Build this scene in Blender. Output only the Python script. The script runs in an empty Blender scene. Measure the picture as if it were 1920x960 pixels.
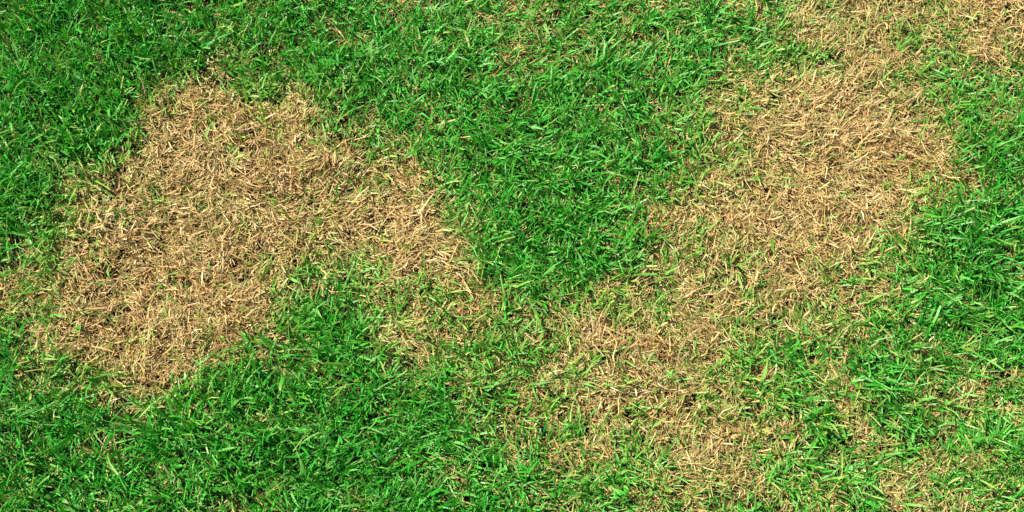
# A lawn seen from standing height: lush green turf with straw-coloured dead patches, hard sunlight from the left.
import bpy, math
import numpy as np

rng = np.random.default_rng(20)
scene = bpy.context.scene
COL = scene.collection

# ------------------------------------------------------------------ camera, sky, sun, exposure
TILT = math.radians(22.0)          # away from straight down, towards +Y
DIST = 1.75                        # metres from the eye to the turf along the view axis
HFOV = math.radians(46.0)
cam_data = bpy.data.cameras.new('camera')
cam_data.sensor_width = 36.0
cam_data.angle = HFOV
cam_data.clip_start = 0.05
cam_data.clip_end = 500.0
cam = bpy.data.objects.new('camera', cam_data)
cam.location = (0.0, -DIST * math.sin(TILT), DIST * math.cos(TILT))
cam.rotation_euler = (TILT, 0.0, 0.0)
COL.objects.link(cam)
scene.camera = cam

SUN_ELEV = math.radians(50.0)
SUN_AZ = math.radians(150.0)       # direction towards the sun, counted from +X to +Y (left and a little beyond)
world = bpy.data.worlds.new('World')
scene.world = world
world.use_nodes = True
wt = world.node_tree
bg = wt.nodes['Background']
sky = wt.nodes.new('ShaderNodeTexSky')
sky.sky_type = 'NISHITA'
sky.sun_disc = False
sky.sun_elevation = SUN_ELEV
sky.sun_rotation = math.pi / 2 - SUN_AZ
wt.links.new(sky.outputs['Color'], bg.inputs['Color'])
bg.inputs['Strength'].default_value = 0.05

sun_data = bpy.data.lights.new('sun', 'SUN')
sun_data.energy = 5.0
sun_data.angle = math.radians(0.53)
sun_data.color = (1.0, 0.955, 0.88)
sun = bpy.data.objects.new('sun', sun_data)
sun.location = (-3, 2, 5)
sun.rotation_euler = (0.0, math.pi / 2 - SUN_ELEV, SUN_AZ)   # local +Z points to the sun
COL.objects.link(sun)

vs = scene.view_settings
vs.view_transform = 'Standard'
vs.look = 'None'
vs.gamma = 1.0
vs.use_curve_mapping = False
vs.exposure = 1.45
scene.cycles.use_denoising = False          # fine blades keep their edges
scene.render.filter_size = 0.8

# ------------------------------------------------------------------ the state of the turf: where the grass has died
# one digit per 48 px of photograph, laid onto the ground plane: 0 lush, 9 dead
DRY = """
0000000000000003111222211111111255443589
0000000000000000112221111111111375443478
0000000130000000000010000000233245643222
0000004864320000000000000001234686322211
0000016998772000000000100012476799633211
0000138999998320000000000023488999962100
0012358899999876310000121123468889999310
0256777789898667320000001245578899961000
0278998789766478641000000355678899950000
1258999889864479853000000354357788720000
2248998899822257532000002454456554310000
6447899999820244432111244456444433211100
2368999998610124423212565445434312211010
1267799974200025532223777665321111112210
0014677621000002223433566654322111112100
0000013200000000012344556554543222123442
0000000000100000001223553345443112112221
0000000000000000011122332234333223221211
0000000000000000000001232454222211233211
0000000000000000000011222322222122354321
"""
DRY = np.array([[int(c) for c in r] for r in DRY.split()], float) / 9.0
_p = np.pad(DRY, 1, mode='edge')
SICK = sum(_p[a:a + 20, b:b + 40] for a in range(3) for b in range(3)) / 9.0     # how poorly the grass does thereabouts
# how deep and dark the living grass stands (coarse), 0 thin and pale, 9 tall and deep green
VIG = """
9998775544443333
9998876555544433
9988765665544446
8765555677554568
8754455677544679
7654556676444568
7777777655444566
8888887765545555
9888887754545445
9888887754444445
"""
VIG = np.array([[int(c) for c in r] for r in VIG.split()], float) / 9.0


def grid_at(g, u, v):
    """smooth lookup of grid g at u, v in 0..1 (row 0 is the far edge), clamped outside"""
    h, w = g.shape
    x = np.clip(u * w - 0.5, 0, w - 1.001)
    y = np.clip(v * h - 0.5, 0, h - 1.001)
    i = x.astype(int); j = y.astype(int)
    fx = x - i; fy = y - j
    return (g[j, i] * (1 - fx) * (1 - fy) + g[j, i + 1] * fx * (1 - fy)
            + g[j + 1, i] * (1 - fx) * fy + g[j + 1, i + 1] * fx * fy)


def noise(x, y, size, seed):
    """value noise 0..1 with features of about `size` metres"""
    t = np.random.default_rng(seed).random((64, 64))
    x = x / size + 1000.0; y = y / size + 1000.0
    i = np.floor(x).astype(int); j = np.floor(y).astype(int)
    fx = x - i; fy = y - j
    fx = fx * fx * (3 - 2 * fx); fy = fy * fy * (3 - 2 * fy)
    a = t[j % 64, i % 64]; b = t[j % 64, (i + 1) % 64]
    c = t[(j + 1) % 64, i % 64]; d = t[(j + 1) % 64, (i + 1) % 64]
    return (a * (1 - fx) + b * fx) * (1 - fy) + (c * (1 - fx) + d * fx) * fy


CT, ST = math.cos(TILT), math.sin(TILT)
K = 1.0 / math.tan(HFOV / 2)


def uv_of(x, y, z=0.012):
    vy = y + DIST * ST; vz = z - DIST * CT
    depth = vy * ST - vz * CT
    return 0.5 + 0.5 * K * x / depth, 0.5 - K * (vy * CT + vz * ST) / depth


def outside(u, v):
    return np.maximum(np.maximum(-u, u - 1), np.maximum(-v, v - 1) * 0.5).clip(0, None)


def dryness(x, y):
    wx = (noise(x, y, 0.045, 1) - 0.5) * 0.05; wy = (noise(x, y, 0.045, 2) - 0.5) * 0.05
    u, v = uv_of(x + wx, y + wy)
    d = 0.75 * grid_at(DRY, u, v) + 0.25 * grid_at(SICK, u, v)
    o = np.clip(outside(u, v) * 6, 0, 1)
    far = np.clip((noise(x, y, 0.45, 3) - 0.52) * 4, 0, 0.9)
    d = d * (1 - o) + far * o
    d = d + (noise(x, y, 0.03, 4) - 0.5) * 0.46 + (noise(x, y, 0.011, 5) - 0.5) * 0.26
    return np.clip(d, 0, 1)


def sickness(x, y):
    u, v = uv_of(x, y)
    return np.clip(grid_at(SICK, u, v) + (noise(x, y, 0.05, 9) - 0.5) * 0.25, 0, 1)


def pits(x, y, floor):
    """1 on closed mat, `floor` in the small bare holes"""
    h = noise(x, y, 0.011, 14) * 0.8 + noise(x, y, 0.05, 15) * 0.2
    return floor + (1 - floor) * np.clip((h - 0.28) * 8, 0, 1)


def vigour(x, y):
    u, v = uv_of(x, y)
    return np.clip(grid_at(VIG, u, v) + (noise(x, y, 0.06, 6) - 0.5) * 0.35, 0, 1)


def relief(x, y):
    """height of the soil: shallow hollows and humps"""
    r = np.clip(1 - (np.hypot(x, y) - 3.0) / 4.0, 0, 1)
    return ((noise(x, y, 0.22, 7) - 0.5) * 0.008 + (noise(x, y, 0.07, 8) - 0.5) * 0.009) * r


# ------------------------------------------------------------------ materials
def principled(name, rough, spec):
    m = bpy.data.materials.new(name)
    m.use_nodes = True
    n = m.node_tree.nodes
    p = n['Principled BSDF']
    p.inputs['Roughness'].default_value = rough
    p.inputs['Specular IOR Level'].default_value = spec
    return m, m.node_tree, p


def blade_material(name, rough, spec, through, tint):
    """colour per blade from the mesh, fine lengthwise mottling, some light through the leaf"""
    m, t, p = principled(name, rough, spec)
    n, l = t.nodes, t.links
    at = n.new('ShaderNodeAttribute'); at.attribute_name = 'blade_colour'
    tc = n.new('ShaderNodeTexCoord')
    ns = n.new('ShaderNodeTexNoise'); ns.inputs['Scale'].default_value = 420.0; ns.inputs['Detail'].default_value = 2.0
    l.new(tc.outputs['Object'], ns.inputs['Vector'])
    mr = n.new('ShaderNodeMapRange')
    mr.inputs['From Min'].default_value = 0.3; mr.inputs['From Max'].default_value = 0.7
    mr.inputs['To Min'].default_value = 0.8; mr.inputs['To Max'].default_value = 1.15
    l.new(ns.outputs['Fac'], mr.inputs['Value'])
    mx = n.new('ShaderNodeVectorMath'); mx.operation = 'SCALE'
    l.new(at.outputs['Color'], mx.inputs[0]); l.new(mr.outputs['Result'], mx.inputs['Scale'])
    l.new(mx.outputs['Vector'], p.inputs['Base Color'])
    tr = n.new('ShaderNodeBsdfTranslucent')
    tm = n.new('ShaderNodeVectorMath'); tm.operation = 'MULTIPLY'; tm.inputs[1].default_value = tint
    l.new(mx.outputs['Vector'], tm.inputs[0]); l.new(tm.outputs['Vector'], tr.inputs['Color'])
    ms = n.new('ShaderNodeMixShader'); ms.inputs['Fac'].default_value = through
    l.new(p.outputs['BSDF'], ms.inputs[1]); l.new(tr.outputs['BSDF'], ms.inputs[2])
    l.new(ms.outputs['Shader'], n['Material Output'].inputs['Surface'])
    return m


M_GREEN = blade_material('green_blade', 0.5, 0.35, 0.24, (1.3, 1.6, 0.4))
M_STRAW = blade_material('straw_blade', 0.6, 0.3, 0.08, (1.1, 1.0, 0.85))

M_SOIL, t, p = principled('soil', 0.95, 0.1)
n, l = t.nodes, t.links
tc = n.new('ShaderNodeTexCoord')
n1 = n.new('ShaderNodeTexNoise'); n1.inputs['Scale'].default_value = 90.0; n1.inputs['Detail'].default_value = 6.0
l.new(tc.outputs['Object'], n1.inputs['Vector'])
cr = n.new('ShaderNodeValToRGB')
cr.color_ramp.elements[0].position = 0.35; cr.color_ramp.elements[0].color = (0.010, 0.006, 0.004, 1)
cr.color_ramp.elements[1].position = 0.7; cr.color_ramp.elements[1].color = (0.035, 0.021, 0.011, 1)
l.new(n1.outputs['Fac'], cr.inputs['Fac'])
# beyond the blades that are built, turf seen from afar: mottled green and straw
n2 = n.new('ShaderNodeTexNoise'); n2.inputs['Scale'].default_value = 2.2; n2.inputs['Detail'].default_value = 8.0
l.new(tc.outputs['Object'], n2.inputs['Vector'])
cf = n.new('ShaderNodeValToRGB')
cf.color_ramp.elements[0].position = 0.5; cf.color_ramp.elements[0].color = (0.012, 0.085, 0.012, 1)
cf.color_ramp.elements[1].position = 0.68; cf.color_ramp.elements[1].color = (0.24, 0.16, 0.07, 1)
l.new(n2.outputs['Fac'], cf.inputs['Fac'])
vl = n.new('ShaderNodeVectorMath'); vl.operation = 'LENGTH'
l.new(tc.outputs['Object'], vl.inputs[0])
md = n.new('ShaderNodeMapRange'); md.inputs['From Min'].default_value = 0.95; md.inputs['From Max'].default_value = 1.5
l.new(vl.outputs['Value'], md.inputs['Value'])
mc = n.new('ShaderNodeMix'); mc.data_type = 'RGBA'
l.new(md.outputs['Result'], mc.inputs['Factor']); l.new(cr.outputs['Color'], mc.inputs['A']); l.new(cf.outputs['Color'], mc.inputs['B'])
l.new(mc.outputs['Result'], p.inputs['Base Color'])
bp = n.new('ShaderNodeBump'); bp.inputs['Strength'].default_value = 0.8; bp.inputs['Distance'].default_value = 0.006
l.new(n1.outputs['Fac'], bp.inputs['Height']); l.new(bp.outputs['Normal'], p.inputs['Normal'])


# ------------------------------------------------------------------ mesh helpers
def mesh_from(name, verts, quads, colour, mat):
    me = bpy.data.meshes.new(name)
    nv, nq = len(verts), len(quads)
    me.vertices.add(nv)
    me.vertices.foreach_set('co', np.ascontiguousarray(verts, np.float32).ravel())
    me.loops.add(nq * 4)
    me.loops.foreach_set('vertex_index', np.ascontiguousarray(quads, np.int32).ravel())
    me.polygons.add(nq)
    me.polygons.foreach_set('loop_start', np.arange(0, nq * 4, 4, dtype=np.int32))
    me.polygons.foreach_set('loop_total', np.full(nq, 4, np.int32))
    if colour is not None:
        a = me.attributes.new('blade_colour', 'FLOAT_COLOR', 'POINT')
        a.data.foreach_set('color', np.concatenate([colour, np.ones((nv, 1))], 1).astype(np.float32).ravel())
    me.update(calc_edges=True)
    me.materials.append(mat)
    return me


def link(name, data, parent=None, **props):
    o = bpy.data.objects.new(name, data)
    COL.objects.link(o)
    o.parent = parent
    for k, v in props.items():
        o[k] = v
    return o


class Blades:
    """arrays of blade parameters turned into ribbons; `across` is 3 for a keeled leaf, 2 for a flat straw"""
    KEYS = ('x', 'y', 'z', 'az', 'lean', 'bend', 'turn', 'len', 'wid', 'roll', 'twist', 'fold', 'blunt')

    def __init__(self, rows, across, **kw):
        self.rows, self.across = rows, across
        self.p = kw

    def __len__(self):
        return len(self.p['x'])

    def take(self, idx):
        return Blades(self.rows, self.across, **{k: v[idx] for k, v in self.p.items()})

    def arrays(self):
        p = self.p; N = len(self); R = self.rows; A = self.across
        pos = np.stack([p['x'], p['y'], p['z']], 1)
        verts = np.zeros((N, R, A, 3)); cols = np.zeros((N, R, A, 3))
        step = (p['len'] / (R - 1))[:, None]
        for r in range(R):
            t = r / (R - 1)
            th = p['lean'] + p['bend'] * t * t
            ph = p['az'] + p['turn'] * t
            d = np.stack([np.sin(th) * np.cos(ph), np.sin(th) * np.sin(ph), np.cos(th)], 1)
            side = np.stack([-np.sin(ph), np.cos(ph), 0 * ph], 1)
            nor = np.cross(d, side)
            ro = (p['roll'] + p['twist'] * t)[:, None]
            s2 = side * np.cos(ro) + nor * np.sin(ro)
            n2 = nor * np.cos(ro) - side * np.sin(ro)
            prof = np.interp(t, [0, 0.2, 0.55, 0.8, 1], [0.62, 0.95, 1.0, 0.78, 0.0])
            prof = np.where(p['blunt'] > 0, np.maximum(prof, p['blunt']), np.maximum(prof, 0.06))
            w = (p['wid'] * 0.5 * prof)[:, None]
            if r:
                pos = pos + d * step
            if A == 3:
                verts[:, r, 0] = pos - s2 * w
                verts[:, r, 1] = pos - n2 * w * p['fold'][:, None]
                verts[:, r, 2] = pos + s2 * w
            else:
                verts[:, r, 0] = pos - s2 * w
                verts[:, r, 1] = pos + s2 * w
            c = np.where(t < 0.5, 1, 0) * 0
            k0 = max(0.0, 1 - t / 0.35); k2 = max(0.0, (t - 0.6) / 0.4)
            col = p['cmid'] * (1 - k0) + p['cbase'] * k0
            col = col * (1 - k2) + p['ctip'] * k2
            cols[:, r, :, :] = col[:, None, :]
        q = []
        for r in range(R - 1):
            for a in range(A - 1):
                q.append([r * A + a, r * A + a + 1, (r + 1) * A + a + 1, (r + 1) * A + a])
        q = np.array(q)
        quads = (np.arange(N)[:, None, None] * (R * A) + q[None]).reshape(-1, 4)
        return verts.reshape(-1, 3), quads, cols.reshape(-1, 3)

    def mesh(self, name, mat, origin=None):
        v, q, c = self.arrays()
        if origin is not None:
            v = v - np.asarray(origin)
        return mesh_from(name, v, q, c, mat)


def lerp(a, b, t):
    return np.asarray(a) * (1 - t[:, None]) + np.asarray(b) * t[:, None]


# ------------------------------------------------------------------ the soil: one sheet to the horizon, finely stepped where it is seen
def axis():
    a = np.linspace(-2.4, 2.4, 161)
    b = 2.4 * np.power(60.0 / 2.4, np.linspace(0, 1, 16)[1:])
    return np.concatenate([-b[::-1], a, b])


ax = axis(); n_ax = len(ax)
gx, gy = np.meshgrid(ax, ax)
gz = relief(gx.ravel(), gy.ravel())
ii, jj = np.meshgrid(np.arange(n_ax - 1), np.arange(n_ax - 1))
b0 = (jj * n_ax + ii).ravel()
soil = mesh_from('soil', np.stack([gx.ravel(), gy.ravel(), gz], 1), np.stack([b0, b0 + 1, b0 + n_ax + 1, b0 + n_ax], 1), None, M_SOIL)
link('soil', soil, kind='structure', label='dark brown soil showing in the gaps between the blades', category='soil')

# ------------------------------------------------------------------ spots on the ground, dense where the photograph looks, sparser round it
X0, X1, Y0, Y1 = -1.35, 1.35, -0.85, 1.1


def spots(per_m2, keep):
    cnt = int(per_m2 * (X1 - X0) * (Y1 - Y0))
    x = rng.uniform(X0, X1, cnt); y = rng.uniform(Y0, Y1, cnt)
    u, v = uv_of(x, y)
    near = 1 - 0.78 * np.clip((outside(u, v) - 0.04) * 6, 0, 1)
    d = dryness(x, y)
    ok = rng.random(cnt) < near * keep(d, x, y)
    return x[ok], y[ok], d[ok], near[ok] ** -0.3      # fewer, larger blades away from the view


# ------------------------------------------------------------------ straw: dead blades, matted and criss-cross
def make_straw(per_m2, keep, layer, rows):
    x, y, d, sz = spots(per_m2, keep)
    N = len(x)
    flow = noise(x, y, 0.16, 11) * 2 * math.pi * 1.6
    az = np.where(rng.random(N) < 0.45, flow + rng.normal(0, 0.5, N), rng.uniform(0, 2 * math.pi, N))
    stub = rng.random(N) < (0.13 if layer == 'top' else 0.2)
    lean = np.where(stub, rng.uniform(0.15, 0.9, N), rng.normal(1.38, 0.2, N))
    ln = np.where(stub, rng.uniform(0.008, 0.02, N), rng.gamma(5.0, 0.0035, N).clip(0.006, 0.042))
    wid = rng.gamma(7.0, 0.000185, N).clip(0.0006, 0.0026)
    top = {'low': 0.005, 'top': 0.022}[layer]
    hump = noise(x, y, 0.028, 12)
    z = relief(x, y) + rng.uniform(0, 1, N) * top * (0.42 + 0.58 * d) * (0.3 + 1.1 * hump)
    z = np.where(stub, relief(x, y), z)
    # colour: pale straw, tan, some red-brown sheaths, some olive where it is only half dead
    tone = np.clip(noise(x, y, 0.05, 13) * 0.6 + rng.normal(0.2, 0.27, N), 0, 1)
    c = lerp((0.54, 0.395, 0.165), (0.46, 0.285, 0.086), tone)
    pale = rng.random(N) < 0.10
    c[pale] = lerp((0.58, 0.47, 0.25), (0.54, 0.43, 0.20), rng.random(pale.sum()))
    brown = rng.random(N) < np.where(stub, 0.35, 0.03) + 0.55 * np.clip((noise(x, y, 0.016, 16) - 0.68) * 6, 0, 1)
    c[brown] = lerp((0.41, 0.235, 0.065), (0.25, 0.135, 0.04), rng.random(brown.sum()))
    olive = rng.random(N) < 0.06 + 0.44 * np.clip((0.85 - d) / 0.6, 0, 1)
    c[olive] = lerp((0.38, 0.34, 0.09), (0.21, 0.29, 0.06), rng.random(olive.sum()))
    c *= rng.uniform(0.56, 0.98, N)[:, None]
    b = Blades(rows, 2, x=x, y=y, z=z, az=az, lean=lean, bend=rng.normal(0.2, 0.65, N), turn=rng.normal(0, 0.6, N), len=ln * np.minimum(sz, 1.4), wid=wid * sz,
               roll=rng.normal(0, 0.6, N), twist=rng.normal(0, 0.7, N), fold=np.zeros(N),
               blunt=np.where(rng.random(N) < 0.5, 0.6, 0.0), cbase=c * np.array((0.9, 0.82, 0.7)), cmid=c, ctip=c * np.array((1.06, 1.08, 1.15)))
    return b, d


straw_top, d_top = make_straw(215000, lambda d, x, y: (0.22 + 0.78 * np.clip((d - 0.06) / 0.42, 0, 1)) * pits(x, y, 0.06), 'top', 3)
straw_low, d_low = make_straw(34000, lambda d, x, y: (0.6 + 0.4 * d) * pits(x, y, 0.12), 'low', 3)

# the dead patches one can tell apart: skeletons in photograph fractions laid on the ground
SKEL = {
    'a': [(0.19, 0.22), (0.22, 0.32), (0.27, 0.30), (0.33, 0.36), (0.10, 0.45), (0.16, 0.55), (0.20, 0.65), (0.25, 0.50), (0.38, 0.45), (0.39, 0.58), (0.07, 0.63), (0.02, 0.57), (0.16, 0.73)],
    'b': [(0.82, 0.22), (0.84, 0.33), (0.87, 0.31), (0.78, 0.35), (0.74, 0.25), (0.69, 0.36), (0.83, 0.45), (0.66, 0.47), (0.68, 0.57), (0.76, 0.48)],
    'c': [(0.83, 0.05), (0.86, 0.12), (0.90, 0.04), (0.98, 0.03), (0.94, 0.09), (0.80, 0.13)],
    'd': [(0.58, 0.63), (0.62, 0.70), (0.54, 0.77), (0.58, 0.83), (0.66, 0.78), (0.72, 0.80), (0.67, 0.90), (0.67, 0.67)],
}
PATCH = {
    'a': ('large straw coloured dead patch with a ragged two lobed outline and spreading arms', 'dead grass'),
    'b': ('dense straw coloured dead patch with combed blades beside dark green turf', 'dead grass'),
    'c': ('dead patch streaked with green blades at the lawn corner', 'dead grass'),
    'd': ('thin dead patch well mixed with green blades and olive straw', 'dead grass'),
}


def patch_of(x, y, d):
    u, v = uv_of(x, y)
    best = np.full(len(x), 9.0); who = np.full(len(x), '-')
    for k, pts in SKEL.items():
        for (a, b) in pts:
            r = np.hypot((u - a) * 2, v - b)
            m = r < best
            best[m] = r[m]; who[m] = k
    who[(best > 0.24) | (d < 0.42)] = '-'
    return who


who = patch_of(straw_top.p['x'], straw_top.p['y'], d_top)
for k, (label, cat) in PATCH.items():
    link('dead_grass', straw_top.take(who == k).mesh('dead_grass', M_STRAW), kind='stuff', label=label, category=cat, group='dead patches in the lawn')
link('straw_thatch', straw_top.take(who == '-').mesh('straw_thatch', M_STRAW), kind='stuff', label='loose tan straw bits scattered among the green blades', category='straw')
link('old_thatch', straw_low.mesh('old_thatch', M_STRAW), kind='stuff', label='flat layer of old brown thatch lying on the soil', category='thatch')


# ------------------------------------------------------------------ living grass: shoots of two to six keeled blades
def make_shoots(x, y, d, sz, big=0.0, count=None, across=2):
    S = len(x)
    vig = vigour(x, y)
    k = rng.integers(2, 6, S) if count is None else count
    idx = np.repeat(np.arange(S), k)
    N = len(idx)
    az0 = np.where(rng.random(S) < 0.4, noise(x, y, 0.2, 21) * 2 * math.pi * 1.5, rng.uniform(0, 2 * math.pi, S))
    lean0 = np.abs(rng.normal(0.0, 0.35, S))
    flip = (rng.random(N) < 0.42) * math.pi
    az = az0[idx] + flip + rng.normal(0, 0.55, N)
    vg = vig[idx]; dd = np.maximum(d, 0.85 * sickness(x, y))[idx]
    lean = np.clip(rng.normal(0.86, 0.36, N) - 0.2 * vg + 0.3 * dd, 0.05, 1.5)
    ln = rng.gamma(9.0, 0.0028, N) * (0.80 + 0.55 * vg - 0.48 * dd) * (1 + big)
    ln = ln.clip(0.012, 0.075) * np.minimum(sz[idx], 1.4)
    wid = rng.gamma(9.0, 0.000245, N).clip(0.0010, 0.0046) * (0.88 + 0.15 * vg) * (1 + 0.35 * big) * sz[idx]
    xb = x[idx] + rng.normal(0, 0.003, N); yb = y[idx] + rng.normal(0, 0.003, N)
    z = relief(xb, yb) + rng.uniform(0, 0.012, N) * (0.3 + 0.7 * vg)
    # colour: deep green where it thrives, paler and yellower towards the dead patches
    dry = np.clip(dd * 1.15 - 0.08 + rng.normal(0, 0.2, N), 0, 1)
    c = lerp((0.007, 0.195, 0.007), (0.050, 0.345, 0.022), np.clip(rng.random(N) * 0.9 + 0.35 - 0.45 * vg, 0, 1))
    c = c * (1 - dry[:, None] * 0.75) + np.array((0.190, 0.330, 0.030)) * dry[:, None] * 0.75
    sheen = rng.random(N) < 0.30 - 0.12 * vg  # pale glossy highlights on scattered blades, put into their colour
    c[sheen] = c[sheen] * 0.35 + np.array((0.15, 0.40, 0.085)) * 0.65
    yel = rng.random(N) < 0.015 + 0.16 * dd
    c[yel] = c[yel] * 0.45 + np.array((0.29, 0.33, 0.05)) * 0.55
    c *= rng.uniform(0.70, 1.06, N)[:, None]
    half = rng.random(N) < 0.5 * np.clip(dd * 1.6 - 0.1, 0, 1)          # half dead: green at the foot, straw at the tip
    foot = c.copy()
    c[half] = c[half] * 0.6 + np.array((0.36, 0.31, 0.075)) * 0.4
    cb = foot * 0.75 + np.array((0.24, 0.27, 0.07)) * 0.25
    ct = c.copy()
    tip = half | (rng.random(N) < 0.14)
    ct[tip] = c[tip] * 0.4 + np.array((0.46, 0.40, 0.16)) * 0.6
    b = Blades(4, across, x=xb, y=yb, z=z, az=az, lean=lean, bend=rng.normal(0.32, 0.35, N), turn=rng.normal(0, 0.3, N), len=ln, wid=wid,
               roll=rng.normal(0, 0.45, N), twist=rng.normal(0, 0.6, N), fold=rng.uniform(0.05, 0.45, N),
               blunt=np.where(rng.random(N) < 0.3, rng.uniform(0.45, 0.75, N), 0.0), cbase=cb, cmid=c, ctip=ct)
    return b, idx


def living(d, x, y):
    p = np.clip(1.02 - 1.06 * d, 0.0, 1) ** 1.75
    gaps = 0.3 + 0.7 * np.clip((noise(x, y, 0.016, 22) * 0.75 + noise(x, y, 0.06, 23) * 0.25 - 0.26) * 5, 0, 1)
    return np.maximum(p * gaps, 0.10 + 0.10 * (noise(x, y, 0.05, 24) > 0.5))


sx, sy, sd, ss = spots(24000, living)

# the tufts that show largest, each a thing of its own: those standing alone in the dead patches and the broadest in the turf
u, v = uv_of(sx, sy)
inside = (u > 0.01) & (u < 0.99) & (v > 0.02) & (v < 0.98)
who_s = patch_of(sx, sy, sd)
chosen = []
for k, want in (('a', 60), ('b', 40), ('c', 12), ('d', 28)):
    c_ = np.flatnonzero(inside & (who_s == k) & (sd > 0.6))
    rng.shuffle(c_)
    chosen += [(i, k) for i in c_[:want]]
REG = {'e': (0.0, 0.15, 0.0, 0.35), 'f': (0.28, 0.66, 0.0, 0.42), 'g': (0.90, 1.0, 0.3, 0.75), 'h': (0.0, 0.48, 0.76, 1.0), 'i': (0.46, 0.62, 0.35, 0.62), 'j': (0.76, 1.0, 0.56, 1.0)}
for k, (a0, a1, c0, c1) in REG.items():
    c_ = np.flatnonzero(inside & (sd < 0.12) & (u > a0) & (u < a1) & (v > c0) & (v < c1))
    rng.shuffle(c_)
    chosen += [(i, k) for i in c_[:26]]
TUFT = {   # what the label says after the tuft's own look, and the group
    'a': ('in the large two lobed dead patch', 'green tufts in the large dead patch'),
    'b': ('in the dense combed dead patch', 'green tufts in the combed dead patch'),
    'c': ('in the streaked straw at the lawn corner', 'green tufts in the corner dead patch'),
    'd': ('in the thin olive dead patch', 'green tufts in the thin dead patch'),
    'e': ('in the deep turf beyond dead patch', 'tufts in the deepest turf'),
    'f': ('in turf between both dense dead patches', 'tufts in the wide turf'),
    'g': ('in turf bordering the combed dead patch', 'tufts beside the combed dead patch'),
    'h': ('in the widest unbroken green turf', 'tufts in the unbroken turf'),
    'i': ('in turf tongue beside thin dead patch', 'tufts in the turf tongue'),
    'j': ('in straw flecked turf beside thin patch', 'tufts in the straw flecked turf'),
}
COUNT = {3: 'three', 4: 'four', 5: 'five'}


def look_of(p, js):
    """the tuft's own look in words, from its blades"""
    c = p['cmid'][js].mean(0)
    tone = 'yellowish' if c[0] > 0.105 else 'pale' if c[0] > 0.07 else 'bright' if c[1] > 0.2 else 'dark'
    size = 'long' if p['len'][js].max() > 0.043 else 'short' if p['len'][js].max() < 0.030 else 'medium'
    way = 'sprawling' if p['lean'][js].mean() > 0.95 else 'upright' if p['lean'][js].mean() < 0.7 else 'leaning'
    return f"{way} {tone} tuft of {COUNT[len(js)]} {size} green blades"


def sheath_mesh(h, r0):
    """the pale stem base that the blades leave: a short tapered six-sided tube, a little bent"""
    vs_, qs = [], []
    for k, (t_, r_) in enumerate(((0, 1.0), (0.5, 0.85), (1, 0.45))):
        for a in range(6):
            an = a * math.pi / 3
            vs_.append((math.cos(an) * r0 * r_ + 0.0016 * t_ * t_, math.sin(an) * r0 * r_, t_ * h - 0.002))
    for k in range(2):
        for a in range(6):
            b = (a + 1) % 6
            qs.append((k * 6 + a, k * 6 + b, k * 6 + 6 + b, k * 6 + 6 + a))
    col = np.tile((0.30, 0.30, 0.10), (len(vs_), 1))
    return mesh_from('sheath', np.array(vs_), np.array(qs), col, M_GREEN)


SHEATHS = [sheath_mesh(h, r) for h, r in ((0.010, 0.0014), (0.013, 0.0017), (0.016, 0.0015))]
pick = np.array([i for i, _ in chosen])
rest = np.ones(len(sx), bool); rest[pick] = False
green, _ = make_shoots(sx[rest], sy[rest], sd[rest], ss[rest])
link('green_grass', green.mesh('green_grass', M_GREEN), kind='stuff', label='short living green grass covering the lawn', category='grass')

tb, tidx = make_shoots(sx[pick], sy[pick], sd[pick] * 0.8, ss[pick], big=0.10, count=rng.integers(3, 6, len(pick)), across=3)
tb.p['z'] = tb.p['z'] + 0.004
for s, (i, k) in enumerate(chosen):
    base = (sx[i], sy[i], float(relief(sx[i:i + 1], sy[i:i + 1])[0]))
    js = np.flatnonzero(tidx == s)
    root = link('grass_tuft', None, label=look_of(tb.p, js) + ' ' + TUFT[k][0], category='grass tuft', group=TUFT[k][1])
    root.empty_display_size = 0.01
    root.location = base
    link('sheath', SHEATHS[s % 3], root).rotation_euler = (0, 0, s * 1.7)
    for j in js:
        link('blade', tb.take(slice(j, j + 1)).mesh('blade', M_GREEN, base), root)
